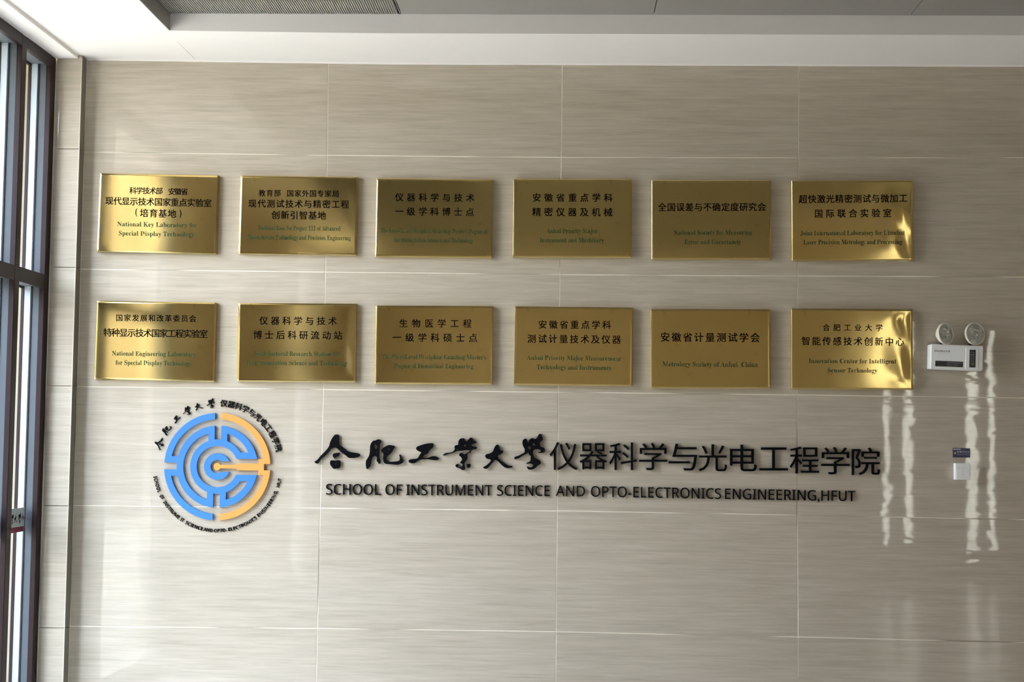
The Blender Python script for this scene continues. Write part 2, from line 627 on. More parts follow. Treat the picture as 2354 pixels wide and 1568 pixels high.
# panels
seams = [XE + 0.004, atz(920.9, 30.2, ZR).x, atz(1503.9, 31, ZR).x, atz(2096.4, 30.5, ZR).x]
step = seams[3] - seams[2]
while seams[-1] + step < XEND + 0.2:
    seams.append(seams[-1] + step)
seams[-1] = XEND
yb = [YE, YE - 2.4, YE - 4.8, YEND]
put('panel_backing', MB().box(XE, XEND, YEND, YE, ZR + 0.012, ZR + 0.029).mesh(), M_PANELG, ceil)
for i in range(len(seams) - 1):
    for j in range(len(yb) - 1):
        a, b_ = seams[i] + .002, seams[i + 1] - .002
        y1, y0 = yb[j] - .002, yb[j + 1] + .002
        if i == 0:
            pm = MB().box(a, b_, y0, y1, ZR + 0.006, ZR + 0.010)
            p = put('ceiling_panel', pm.mesh(), M_PANEL, ceil)
            r_ = MB()
            x = a + 0.002
            while x < b_ - 0.006:
                r_.box(x, x + 0.0062, y0, y1 - 0.004, ZR, ZR + 0.006)
                x += 0.0108
            r_.box(b_ - 0.012, b_, y0, y1, ZR, ZR + 0.006)
            r_.box(a, b_, y1 - 0.006, y1, ZR, ZR + 0.006)
            tag(put('ribs', r_.mesh(), M_PANEL, p), kind='stuff')
        else:
            pm = MB().box(a, b_, y0, y1, ZR, ZR + 0.010)
            put('ceiling_panel', pm.mesh('panel', 0.0012, 1), M_PANEL, ceil)

# ------------------------------------------------------------------ window wall on the left
NEAR = YF
zt_top = at(111, 128, PY).z
ZH0 = at(111, 158, PY).z                    # underside of the head
ZT1 = at(110.5, 634, PY).z                  # transom
ZT0 = at(110.5, 666, PY).z
z_head_top = ZB
win = empty('window_1', (XW, PY, 0))
tag(win, kind='structure')
y_m = []                                     # mullions: (far edge, near edge)


def ydep(px):
    # y of a vertical line on the frame face XW seen at column px (row 300)
    return atx(px, 300, XW).y


MULW = abs(ydep(56) - ydep(48))
first_far = ydep(56)
pitch = abs(first_far - PY) + 0.0
JAMBW = abs(ydep(120) - ydep(110))
MULW = JAMBW
pitch = abs(first_far - (PY - JAMBW)) + MULW


def W1(mb_, name, mat, bevel=0.0):
    me = mb_.mesh(name, bevel, 1)
    me.transform(Matrix.Translation((-XW, -PY, 0)))
    return put(name, me, mat, win)


ys = []
y = PY
ys.append((y, y - JAMBW))
y = PY - JAMBW - (pitch - MULW)
while y - MULW > -1.15:
    ys.append((y, y - MULW))
    y -= pitch
ys.append((-2.40, -2.46))
SOLID = [(-7.0, -2.46), (YF - 0.2, -8.24)]       # solid stretches of the window wall
ys_added = [(-7.0, -7.06), (-8.18, -8.24)]  # unseen rear bay, added to brighten the back-left of the room
zb0, zb1 = 0.0, z_head_top
for (yf, yn) in ys + ys_added:
    W1(MB().box(XW - 0.016, XW, yn, yf, zb0, zb1), 'mullion', M_MAROON, 0.002)
    # inner lip, a little narrower, gives the stepped maroon reveal
    W1(MB().box(XW - 0.028, XW - 0.016, yn + .004 * (yn > YF + .1), yf - .004, zb0, zb1), 'mullion_lip', M_MAROON)
    W1(MB().box(XW - 0.066, XW - 0.028, yn + .012, yf - .012, zb0, zb1), 'channel', M_ALU)
    W1(MB().box(XW - 0.070, XW - 0.066, yn + .006, yf - .006, zb0, zb1), 'gasket', M_GASKET)
    W1(MB().box(XW - 0.104, XW - 0.070, yn + .002, yf - .002, zb0, zb1), 'outer_frame', M_PALE, 0.002)
    W1(MB().box(XW - 0.118, XW - 0.104, yn - .002, yf + .002, zb0, zb1), 'outer_cap', M_MAROON)
BAYS = [(ys[k][1], ys[k + 1][0]) for k in range(len(ys) - 1)] + [(ys_added[k][1], ys_added[k + 1][0]) for k in range(len(ys_added) - 1)]
rails = [(ZH0, zb1), (ZT0, ZT1), (0.0, 0.10)]
for (z0, z1) in rails:
    # one rail piece per bay, between the mullions
    for (yf, yn) in BAYS:
        W1(MB().box(XW - 0.016, XW - 0.0005, yn, yf, z0, z1), 'rail', M_MAROON)
        W1(MB().box(XW - 0.028, XW - 0.016, yn, yf, z0 + .004, z1 - .004), 'rail_lip', M_MAROON)
        W1(MB().box(XW - 0.104, XW - 0.028, yn, yf, z0 + .010, z1 - .010), 'rail_channel', M_ALU)
        W1(MB().box(XW - 0.118, XW - 0.104, yn, yf, z0, z1), 'rail_cap', M_MAROON)
XG = XW - 0.068
for (yf, yn) in BAYS:
    for (z0, z1) in ((0.09, ZT0 + .012), (ZT1 - .012, ZH0 + .012)):
        W1(MB().box(XG - 0.003, XG + 0.001, yn - .008, yf + .008, z0, z1), 'window_pane', M_GLASS)
for y1_, y0_ in ((PY, -2.46), (-7.0, -8.24)):
    portal('daylight_portal', (XW - 0.16, 0.5 * (y0_ + y1_), ZB / 2), (0, radians(-90), 0), ZB, y1_ - y0_)
wl = MB()
for y0_, y1_ in SOLID:
    wl.box(XW - 0.20, XW, y0_, y1_ + (-.0005 if y1_ < -5 else -.0005), 0.0, ZB)
tag(put('wall_left', wl.mesh('wl'), M_PAINTR), kind='structure')

# film signs stuck on the glass of the first two bays
zf1 = atx(62, 1165.5, XG).z
zf0 = atx(61, 1208, XG).z
zr1 = zf0
zr0 = atx(61, 1220, XG).z
for k in range(2):
    yf, yn = ys[k][1] - 0.002, ys[k + 1][0] + 0.002
    fr_ = empty('glass_film', (XG + 0.0022, 0.5 * (yf + yn), zf0))
    tag(fr_, ['grey frosted film with dark brush characters on the window pane beside the tiled pier',
              'grey frosted film on the second window pane from the pier, at the photo edge'][k], 'sign', 'films on the window panes')
    hw = 0.5 * abs(yf - yn)
    put('film', MB().box(0.0, 0.0008, -hw, hw, 0, zf1 - zf0).mesh(), M_FILM, fr_)
    put('film_strip', MB().box(0.0, 0.0010, -hw, hw, zr0 - zf0, 0).mesh(), M_FILMR, fr_, None)['label'] = 'maroon strip along the bottom of the film'

# soffit / slab edges outside and exterior
tag(put('trim_3', MB().box(XW - 0.40, XW - 0.119, YF - 0.2, 0.25, ZB - 0.02, ZC + T).mesh(), M_CREAMW), kind='structure')
tag(put('ground', MB().box(-60, 30, -60, 30, ZG - 0.2, ZG).mesh(), M_GROUND), kind='structure')
tag(put('wall_outside', MB().box(3.0, 26, -21, -20, ZG, 9.0).mesh(), M_CREAMW), kind='structure')
M_SKYBLOCK = plain('tan sky blocker', (0.17, 0.145, 0.11), 0.9, noise=0.08, nscale=0.5)  # kept dark for the added sky-blocking walls
tag(put('sky_blocker', MB().box(-15, -13, -22, 14, ZG, 4.2).box(-13, 3.0, -22, -20, ZG, 7.0).mesh(), M_SKYBLOCK), kind='structure')  # unseen walls added outside to dim the sky in reflections
col = put('exterior_pillar', MB().box(XW - 0.62, XW - 0.145, -0.07, 0.42, ZG, ZC + T - 0.001).mesh('pillar', 0.01, 1), M_CREAMW)
tag(col, 'cream painted pillar standing outside the left window', 'pillar')

# ------------------------------------------------------------------ glyphs
GC = {}


def raw_text(s, extrude=0.0, offset=0.0, res=3):
    key = (s, extrude, offset, res)
    if key in GC:
        return GC[key]
    c = bpy.data.curves.new('glyph', 'FONT')
    c.body = s
    c.extrude = extrude
    c.offset = offset
    c.resolution_u = res
    o = bpy.data.objects.new('glyph', c)
    C.objects.link(o)
    dg = bpy.context.evaluated_depsgraph_get()
    me = bpy.data.meshes.new_from_object(o.evaluated_get(dg))
    vs = [(v.co.x, v.co.y, v.co.z) for v in me.vertices]
    fs = [tuple(p.vertices) for p in me.polygons]
    bpy.data.objects.remove(o)
    bpy.data.curves.remove(c)
    bpy.data.meshes.remove(me)
    xs_ = [v[0] for v in vs] or [0]
    ys_ = [v[1] for v in vs] or [0]
    GC[key] = (vs, fs, (min(xs_), max(xs_), min(ys_), max(ys_)))
    return GC[key]


def serif(s):
    r = ''
    for ch in s:
        if 'A' <= ch <= 'Z':
            r += chr(0x1D400 + ord(ch) - 65)
        elif 'a' <= ch <= 'z':
            r += chr(0x1D41A + ord(ch) - 97)
        elif '0' <= ch <= '9':
            r += chr(0x1D7CE + ord(ch) - 48)
        else:
            r += ch
    return r


def sans(s):
    return ''.join(chr(0x1D5A0 + ord(ch) - 65) if 'A' <= ch <= 'Z' else ch for ch in s)


def curve_shape(loops, extrude, bevel=0.0):
    """closed 2D outlines (first outer, others holes or islands) -> extruded mesh data, 2D fill"""
    c = bpy.data.curves.new('shape', 'CURVE')
    c.dimensions = '2D'
    c.fill_mode = 'BOTH'
    c.extrude = extrude
    for lp in loops:
        s = c.splines.new('POLY')
        s.points.add(len(lp) - 1)
        for p, q in zip(s.points, lp):
            p.co = (q[0], q[1], 0, 1)
        s.use_cyclic_u = True
    o = bpy.data.objects.new('shape', c)
    C.objects.link(o)
    dg = bpy.context.evaluated_depsgraph_get()
    me = bpy.data.meshes.new_from_object(o.evaluated_get(dg))
    vs = [(v.co.x, v.co.y, v.co.z) for v in me.vertices]
    fs = [tuple(p.vertices) for p in me.polygons]
    bpy.data.objects.remove(o)
    bpy.data.curves.remove(c)
    bpy.data.meshes.remove(me)
    return vs, fs


def smooth_loop(lp, it=2):
    for _ in range(it):
        n = []
        for i in range(len(lp)):
            a, b2 = lp[i], lp[(i + 1) % len(lp)]
            n.append((0.75 * a[0] + .25 * b2[0], .75 * a[1] + .25 * b2[1]))
            n.append((0.25 * a[0] + .75 * b2[0], .25 * a[1] + .75 * b2[1]))
        lp = n
    return lp


# ------------------------------------------------------------------ brass plaques
K = 7.128
PLAQ = [
 dict(o=(210, 380), c=((130, 128), (2085, 165), (2055, 1455), (103, 1415)), seed=1, amp=(.5, .15, .3),
      label='leftmost brass plaque of the upper row, beside the pier, its right half shaded',
      zh=[('科学技术部', 628, 1168, 412, 420, 112), ('安徽省', 1262, 1580, 428, 432, 112), ('现代显示技术国家重点实验室', 232, 1968, 580, 622, 130), ('培育基地', 800, 1388, 780, 795, 135), ('(', 722, 748, 775, 775, 130), (')', 1450, 1475, 795, 795, 130)],
      en=[('National Key Laboratory for', 425, 1735, 998, 1020), ('Special Display Technology', 450, 1690, 1148, 1172)]),
 dict(o=(530, 380), c=((155, 168), (2085, 190), (2070, 1480), (143, 1450)), seed=2, amp=(.35, .2, .3),
      label='second brass plaque from the left in the upper row, three black lines',
      zh=[('教育部', 462, 822, 455, 455, 110), ('国家外国专家局', 925, 1778, 458, 468, 112), ('现代测试技术与精密工程', 293, 1940, 625, 640, 132), ('创新引智基地', 675, 1562, 812, 825, 135)],
      en=[('National Base for Project 111 of Advanced', 455, 1800, 1060, 1075), ('Measurement Technology and Precision Engineering', 278, 1970, 1212, 1230)]),
 dict(o=(845, 390), c=((145, 142), (2055, 162), (2045, 1450), (130, 1430)), seed=3, amp=(.35, .2, .2),
      label='third brass plaque from the left in the upper row with two long green lines',
      zh=[('仪器科学与技术', 455, 1745, 450, 462, 132), ('一级学科博士点', 452, 1742, 682, 695, 135)],
      en=[('The First-Level Discipline Granting Doctor\'s Degree of', 215, 1968, 1030, 1052), ('Instrumentation Science and Technology', 432, 1732, 1185, 1198)]),
 dict(o=(1160, 390), c=((145, 150), (2080, 155), (2080, 1445), (135, 1440)), seed=4, amp=(.2, .1, .1),
      label='fourth brass plaque from the left in the upper row, short centred green lines',
      zh=[('安徽省重点学科', 460, 1765, 458, 460, 135), ('精密仪器及机械', 458, 1762, 692, 697, 138)],
      en=[('Anhui Priority Major', 685, 1522, 1040, 1042), ('Instrument and Machinery', 578, 1628, 1192, 1195)]),
 dict(o=(1480, 395), c=((135, 140), (2085, 138), (2075, 1438), (125, 1432)), seed=5, amp=(.12, .1, .0),
      label='fifth brass plaque of the upper row with one long black line of twelve characters',
      zh=[('全国误差与不确定度研究会', 237, 1998, 580, 575, 135)],
      en=[('National Society for Measuring', 492, 1775, 1032, 1030), ('Error and Uncertainty', 668, 1592, 1185, 1185)]),
 dict(o=(1800, 395), c=((145, 155), (2125, 145), (2120, 1455), (140, 1455)), seed=6, amp=(.15, .1, 2.2), lean=0.030,
      label='rightmost brass plaque of the upper row with golden glare at its right edge',
      zh=[('超快激光精密测试与微加工', 258, 2025, 452, 437, 135), ('国际联合实验室', 515, 1770, 688, 678, 135)],
      en=[('Joint International Laboratory for Ultrafast', 283, 1995, 1045, 1035), ('Laser Precision Metrology and Processing', 332, 1950, 1192, 1185)]),
 dict(o=(205, 675), c=((118, 113), (2085, 153), (2050, 1435), (90, 1412)), seed=7, amp=(.6, .3, .3),
      label='leftmost brass plaque of the lower row, above the round emblem, bright left half',
      zh=[('国家发展和改革委员会', 440, 1752, 395, 410, 112), ('特种显示技术国家工程实验室', 237, 1940, 635, 662, 135)],
      en=[('National Engineering Laboratory', 375, 1745, 1015, 1032), ('for Special Display Technology', 432, 1675, 1165, 1182)]),
 dict(o=(530, 675), c=((132, 150), (2068, 170), (2045, 1448), (105, 1438)), seed=8, amp=(.55, .2, .4),
      label='second brass plaque from the left in the lower row, rippled with vertical bands',
      zh=[('仪器科学与技术', 478, 1737, 442, 450, 135), ('博士后科研流动站', 378, 1828, 675, 685, 138)],
      en=[('Post-doctoral Research Station for', 398, 1798, 1018, 1028), ('Instrumentation Science and Technology', 265, 1915, 1168, 1178)]),
 dict(o=(845, 680), c=((138, 155), (2060, 172), (2040, 1450), (115, 1445)), seed=9, amp=(.5, .4, .3),
      label='third brass plaque from the left in the lower row, curved ripples on its left',
      zh=[('生物医学工程', 523, 1700, 450, 455, 135), ('一级学科硕士点', 415, 1795, 682, 690, 138)],
      en=[('The First-Level Discipline Granting Master\'s', 232, 1945, 1035, 1045), ('Degree of Biomedical Engineering', 435, 1730, 1185, 1192)]),
 dict(o=(1160, 685), c=((172, 135), (2100, 160), (2090, 1445), (152, 1425)), seed=10, amp=(.3, .2, .1),
      label='fourth brass plaque from the left in the lower row, nine-character second line',
      zh=[('安徽省重点学科', 558, 1738, 435, 442, 135), ('测试计量技术及仪器', 378, 1902, 665, 682, 138)],
      en=[('Anhui Priority Major Measurement', 365, 1910, 1012, 1032), ('Technology and Instruments', 525, 1748, 1168, 1182)]),
 dict(o=(1480, 690), c=((118, 145), (2082, 150), (2065, 1448), (115, 1443)), seed=11, amp=(.12, .1, .0),
      label='fifth brass plaque of the lower row with one black and one green line',
      zh=[('安徽省计量测试学会', 277, 1897, 605, 615, 150)],
      en=[('Metrology Society of Anhui, China', 305, 1868, 1085, 1098)]),
 dict(o=(1800, 690), c=((138, 138), (2128, 150), (2128, 1470), (135, 1455)), seed=12, amp=(.15, .1, 2.4),
      label='rightmost brass plaque of the lower row, beside the emergency light, golden glare',
      zh=[('合肥工业大学', 655, 1630, 448, 452, 112), ('智能传感技术创新中心', 308, 1982, 668, 682, 138)],
      en=[('Innovation Center for Intelligent', 423, 1860, 1032, 1040), ('Sensor Technology', 735, 1545, 1185, 1190)]),
]
YP = -0.030


def warp_fn(seed, amp, lean=0.0):
    rnd = random.Random(seed)
    a, b2, c_ = amp
    comps = []
    for _ in range(5):
        comps.append((rnd.uniform(4, 17), rnd.uniform(-5, 5), rnd.uniform(0, 6.28), rnd.uniform(.3, 1)))
    ph = rnd.uniform(0, 6)

    def fn(x, z, w, h):
        v = 0.0
        for kx, kz, p, s_ in comps:
            v += s_ * sin(kx * x + kz * z + p) / (kx / 8)
        v *= a * 0.0005
        # soft corners / pillow edge
        v += b2 * 0.0006 * (exp(-(x / 0.03) ** 2) + exp(-((w - x) / 0.03) ** 2))
        # dent towards the right edge
        d = (w - x)
        v += c_ * 0.0011 * sin(9.0 * z + ph + 14 * d) * exp(-(d / 0.13) ** 2)
        v += c_ * 0.0008 * sin(23.0 * z + 2 * ph - 30 * d) * exp(-(d / 0.08) ** 2)
        ed = min(x, w - x, z, h - z)
        return v * min(1.0, 0.15 + max(0.0, ed) / 0.06) + lean * z
    return fn


for pq in PLAQ:
    ox, oy = pq['o']
    cs = [at(ox + u / K, oy + v / K, YP) for u, v in pq['c']]       # TL TR BR BL
    tl, tr_, br, bl = cs
    cx = sum(p.x for p in cs) / 4
    cz = sum(p.z for p in cs) / 4
    w = 0.5 * ((tr_ - tl).length + (br - bl).length)
    h = 0.5 * ((tl - bl).length + (tr_ - br).length)
    ang = 0.5 * (atan2(tr_.z - tl.z, tr_.x - tl.x) + atan2(br.z - bl.z, br.x - bl.x))
    root = empty('wall_plaque', (cx, 0.0, cz), (0, -ang, 0))
    tag(root, pq['label'], 'plaque', 'brass plaques on the tiled wall')
    inv = Matrix.Rotation(ang, 3, 'Y')        # world offset -> plaque local
    fn = warp_fn(pq['seed'], pq['amp'], pq.get('lean', 0.0))
    NX, NZ = 60, 40
    e_ = 0.0012
    vs, fs = [], []
    for j in range(NZ + 1):
        for i in range(NX + 1):
            x = e_ + (w - 2 * e_) * i / NX
            z = e_ + (h - 2 * e_) * j / NZ
            vs.append((x - w / 2, YP - fn(x, z, w, h), z - h / 2))
    for j in range(NZ):
        for i in range(NX):
            n = j * (NX + 1) + i
            fs.append((n, n + 1, n + NX + 2, n + NX + 1))
    nf = len(fs)
    ring = [i for i in range(NX + 1)] + [j * (NX + 1) + NX for j in range(1, NZ + 1)] + [NZ * (NX + 1) + i for i in range(NX - 1, -1, -1)] + [j * (NX + 1) for j in range(NZ - 1, 0, -1)]
    base = len(vs)
    R = len(ring)

    def outw(p, d):
        x = max(-w / 2, min(w / 2, p[0] * (1 + 1e-9)))
        z = p[2]
        nx = -w / 2 if abs(p[0] + w / 2) < e_ * 1.1 else (w / 2 if abs(p[0] - w / 2) < e_ * 1.1 else p[0])
        nz_ = -h / 2 if abs(p[2] + h / 2) < e_ * 1.1 else (h / 2 if abs(p[2] - h / 2) < e_ * 1.1 else p[2])
        return (nx, d, nz_)
    for k in ring:
        vs.append(outw(vs[k], vs[k][1] + e_))
    for k in ring:
        vs.append(outw(vs[k], -0.0006))
    for k in range(R):
        l = (k + 1) % R
        fs.append((ring[l], ring[k], base + k, base + l))
        fs.append((base + l, base + k, base + R + k, base + R + l))
    fs.append(tuple(base + R + k for k in range(R)))
    me = mesh(vs, fs, 'plate')
    for k, p in enumerate(me.polygons):
        p.use_smooth = k < nf
    put('brass_plate', me, M_BRASS, root)

    def loc2(u, v):
        p = at(ox + u / K, oy + v / K, YP)
        d = inv @ Vector((p.x - cx, 0, p.z - cz))
        return d.x, d.z

    def emit(name, vlist, flist, mat):
        out_v = []
        for (x, z) in vlist:
            x2, z2 = x + w / 2, z + h / 2
            out_v.append((x, YP - fn(x2, z2, w, h) - 0.0008, z))
        put(name, mesh(out_v, flist, name), mat, root)
    for (s, x0, x1, y0, y1, hh) in pq['zh']:
        n = len(s)
        for i, ch in enumerate(s):
            gv, gf, bb = raw_text(ch, 0.0, 0.0, 2)
            em = hh / 0.93
            if ch in '()':
                ccx, em_x = (x0 + x1) / 2, (x1 - x0) / (bb[1] - bb[0])
                em = hh / (bb[3] - bb[2])
                gx0, gy0 = (bb[0] + bb[1]) / 2, (bb[2] + bb[3]) / 2
            else:
                em_x = em * 0.985
                gw = 0.92 * em_x
                pit = ((x1 - x0) - gw) / max(1, n - 1)
                ccx = x0 + gw / 2 + i * pit
                gx0, gy0 = 0.5, 0.38
            ccy = y0 + (y1 - y0) * ((ccx - x0) / max(1, x1 - x0))
            V, F2 = [], []
            for (du, dw) in ((-.015, -.008), (.015, -.008), (-.015, .010), (.015, .010)):   # bold weight
                b0 = len(V)
                V += [loc2(ccx + (gx + du - gx0) * em_x, ccy - (gy + dw - gy0) * em) for (gx, gy, gz) in gv]
                F2 += [tuple(b0 + q for q in f_) for f_ in gf]
            emit('black_character', V, F2, M_BLACKTXT)
    for (s, x0, x1, y0, y1) in pq['en']:
        gv, gf, bb = raw_text(serif(s), 0.0, 0.0, 1)
        cap = 82 if 'Metrology Society' in s else 76
        sy = cap / 0.694
        sx = (x1 - x0) / (bb[1] - bb[0])
        V = []
        for (gx, gy, gz) in gv:
            t_ = (gx - bb[0]) / (bb[1] - bb[0])
            V.append(loc2(x0 + (gx - bb[0]) * sx, y0 + (y1 - y0) * t_ - gy * sy))
        emit('green_lettering', V, gf, M_GREENTXT)

# ------------------------------------------------------------------ large sign characters
ORD = ['first', 'second', 'third', 'fourth', 'fifth', 'sixth', 'seventh', 'eighth', 'ninth', 'tenth', 'eleventh']
CALL = [
 ('合', (715, 985), [[(795,200),(845,195),(885,205),(903,240),(908,330),(905,430),(908,530),(960,570),(1040,620),(1130,690),(1205,755),(1300,780),(1420,795),(1540,815),(1590,840),(1605,870),(1590,900),(1560,935),(1490,955),(1380,970),(1250,970),(1215,950),(1120,870),(1020,810),(940,740),(870,665),(820,632),(760,630),(700,650),(630,685),(600,735),(540,810),(450,900),(340,985),(300,1030),(255,1100),(225,1145),(190,1155),(145,1140),(105,1105),(130,1075),(190,1040),(230,1000),(290,920),(380,830),(470,740),(555,640),(600,560),(612,480),(650,390),(700,300),(760,225)],
   [(700,885),(720,840),(760,812),(830,800),(910,795),(950,800),(930,840),(910,890),(860,925),(800,940),(775,965),(760,995),(748,985),(745,955),(715,920)],
   [(620,1090),(650,1040),(700,1050),(780,1055),(850,1045),(920,1042),(950,1070),(965,1140),(955,1230),(930,1300),(890,1318),(820,1308),(770,1330),(720,1315),(670,1250),(620,1180)],
   [(760,1130),(800,1120),(840,1150),(830,1190),(790,1220),(755,1190)]]),
 ('肥', (830, 985), [[(405,395),(470,395),(530,362),(590,355),(640,380),(655,410),(640,460),(612,520),(605,600),(595,720),(590,850),(588,960),(620,1040),(630,1110),(610,1155),(580,1165),(550,1110),(500,1060),(520,1010),(515,940),(480,910),(430,905),(370,940),(340,1010),(335,1100),(310,1180),(300,1240),(240,1290),(215,1330),(175,1330),(160,1250),(150,1120),(170,1040),(220,970),(265,890),(285,780),(290,650),(300,540),(340,460)],
   [(480,520),(525,560),(540,620),(490,695),(440,660),(412,600),(430,540)], [(425,770),(480,765),(525,790),(490,840),(450,810)],
   [(660,700),(720,640),(800,590),(880,550),(950,540),(1030,560),(1110,575),(1070,640),(1030,730),(980,810),(900,870),(840,920),(820,960),(825,1020),(860,1080),(950,1100),(1080,1085),(1230,1068),(1265,1030),(1270,940),(1245,880),(1265,850),(1290,870),(1320,950),(1370,1020),(1395,1070),(1370,1120),(1290,1170),(1200,1195),(1100,1190),(1010,1175),(800,1165),(740,1110),(720,1020),(715,930),(735,870),(715,800),(665,755)],
   [(820,615),(890,625),(940,670),(935,730),(890,725),(830,680)], [(765,745),(800,750),(855,835),(835,870),(780,810)]]),
 ('工', (925, 985), [[(450,640),(475,600),(560,565),(680,525),(800,495),(900,485),(990,485),(1018,515),(1010,580),(980,640),(910,690),(870,750),(840,800),(790,845),(730,860),(680,905),(665,970),(760,970),(840,965),(900,935),(980,910),(1060,905),(1130,930),(1180,965),(1195,1000),(1170,1030),(1090,1045),(1000,1035),(900,1015),(780,1010),(640,1015),(540,1040),(470,1080),(420,1130),(330,1150),(240,1130),(195,1090),(205,1040),(260,1010),(370,1000),(480,985),(530,940),(560,870),(615,800),(610,775),(510,740),(455,690)]]),
 ('業', (1010, 985), [[(620,420),(650,370),(690,330),(750,320),(815,325),(835,370),(865,430),(905,425),(950,360),(1000,310),(1050,290),(1090,330),(1095,400),(1150,420),(1200,430),(1215,460),(1180,490),(1080,505),(1045,550),(1070,590),(1150,605),(1225,605),(1240,640),(1210,680),(1100,700),(1035,715),(1035,780),(1000,795),(950,810),(915,860),(910,920),(925,970),(900,1030),(850,1080),(820,1130),(820,1220),(845,1330),(820,1365),(760,1370),(700,1330),(640,1290),(570,1285),(530,1250),(525,1200),(570,1165),(640,1160),(610,1195),(605,1240),(640,1270),(720,1270),(755,1230),(760,1170),(730,1150),(675,1135),(690,1095),(735,1050),(740,990),(700,930),(640,890),(650,840),(700,800),(750,805),(775,860),(840,845),(930,790),(1010,735),(1000,712),(880,712),(740,730),(600,745),(530,760),(470,795),(370,825),(270,845),(180,885),(125,890),(110,870),(170,820),(230,800),(330,800),(450,765),(490,710),(510,670),(490,640),(495,580),(540,545),(610,545),(622,480)],
   [(840,520),(875,525),(860,590),(825,620),(790,600),(805,550)], [(535,705),(620,688),(622,702),(545,722)],
   [(890,1170),(940,1165),(990,1155),(1025,1195),(1015,1260),(960,1305),(910,1285),(890,1240)]]),
 ('大', (1095, 985), [[(640,550),(675,525),(715,540),(745,590),(755,650),(775,700),(810,725),(870,725),(888,750),(865,800),(810,850),(730,880),(700,910),(705,960),(740,1005),(830,1075),(930,1150),(1020,1210),(1080,1235),(1160,1230),(1195,1250),(1180,1280),(1100,1300),(1010,1308),(920,1275),(840,1210),(750,1120),(690,1060),(640,1035),(590,1038),(560,1090),(500,1150),(430,1230),(370,1300),(330,1325),(280,1325),(235,1300),(218,1270),(250,1250),(310,1220),(380,1170),(430,1120),(480,1060),(470,1020),(430,1005),(345,1000),(300,950),(285,905),(310,850),(370,840),(460,815),(540,760),(580,660),(610,590)]]),
 ('學', (1160, 985), [[(620,360),(660,335),(700,335),(725,370),(735,430),(770,465),(800,440),(810,380),(850,335),(900,315),(950,325),(1000,350),(1050,320),(1090,250),(1130,180),(1180,175),(1205,190),(1215,240),(1250,300),(1250,370),(1210,410),(1150,470),(1155,530),(1180,600),(1250,620),(1310,650),(1335,720),(1320,770),(1270,795),(1190,800),(1115,812),(1090,795),(1130,770),(1190,760),(1180,720),(1130,690),(1050,680),(980,690),(930,730),(920,780),(935,860),(960,930),(1010,980),(1090,1020),(1160,1060),(1190,1110),(1180,1160),(1130,1190),(1070,1230),(1020,1290),(940,1335),(850,1355),(780,1350),(740,1300),(720,1250),(780,1255),(840,1275),(900,1265),(940,1220),(930,1190),(870,1155),(800,1150),(710,1165),(705,1140),(760,1110),(830,1090),(850,1040),(850,960),(860,905),(820,880),(790,840),(790,810),(740,815),(700,845),(620,880),(530,935),(460,980),(400,1000),(340,1005),(305,985),(340,930),(410,910),(480,885),(560,835),(650,795),(660,730),(650,650),(600,580),(585,500),(580,420)],
   [(940,470),(990,500),(1010,555),(950,570),(905,525)], [(770,590),(840,585),(868,630),(855,705),(800,690),(755,640)]]),
]
KC = 14.26
YS = -0.016                 # front face of the raised sign letters
CALM = []                    # (data for the small copies round the emblem)


def wall_solid(name, vs2, fs, front, back, mat, side_mat=None):
    """vs2: list of (x, z, t) with t=+1 front / -1 back in wall coordinates -> object centred on its own base"""
    cx = 0.5 * (min(v[0] for v in vs2) + max(v[0] for v in vs2))
    cz = 0.5 * (min(v[1] for v in vs2) + max(v[1] for v in vs2))
    V = [(v[0] - cx, front if v[2] > 0 else back, v[1] - cz) for v in vs2]
    me = mesh(V, fs, name)
    me.materials.append(mat)
    if side_mat:
        me.materials.append(side_mat)
        for p in me.polygons:
            if abs(p.normal.y) < 0.5:
                p.material_index = 1
    return put(name, me, None, None, (cx, 0, cz))


SHAPEW = ['roof over a small ring', 'two tall rings with a tail', 'a slanted block over a long bar', 'a crown over a forked stem', 'a star with two long legs', 'a crown over a hooked stem']
for k, (ch, (ox, oy), loops) in enumerate(CALL):
    W2 = []
    for lp in loops:
        q = []
        for (u, v) in smooth_loop(lp, 1):
            p = at(ox + u / KC, oy + v / KC, YS)
            q.append((p.x, p.z))
        W2.append(q)
    gv, gf = curve_shape(W2, 0.5)
    CALM.append((gv, gf))
    o = wall_solid('sign_character', [(x, y, z) for x, y, z in gv], gf, YS, -0.0005, M_BLACK)
    tag(o, 'black brush-written sign character like %s, %s of six' % (SHAPEW[k], ORD[k]), 'sign character', 'brush-written sign characters')

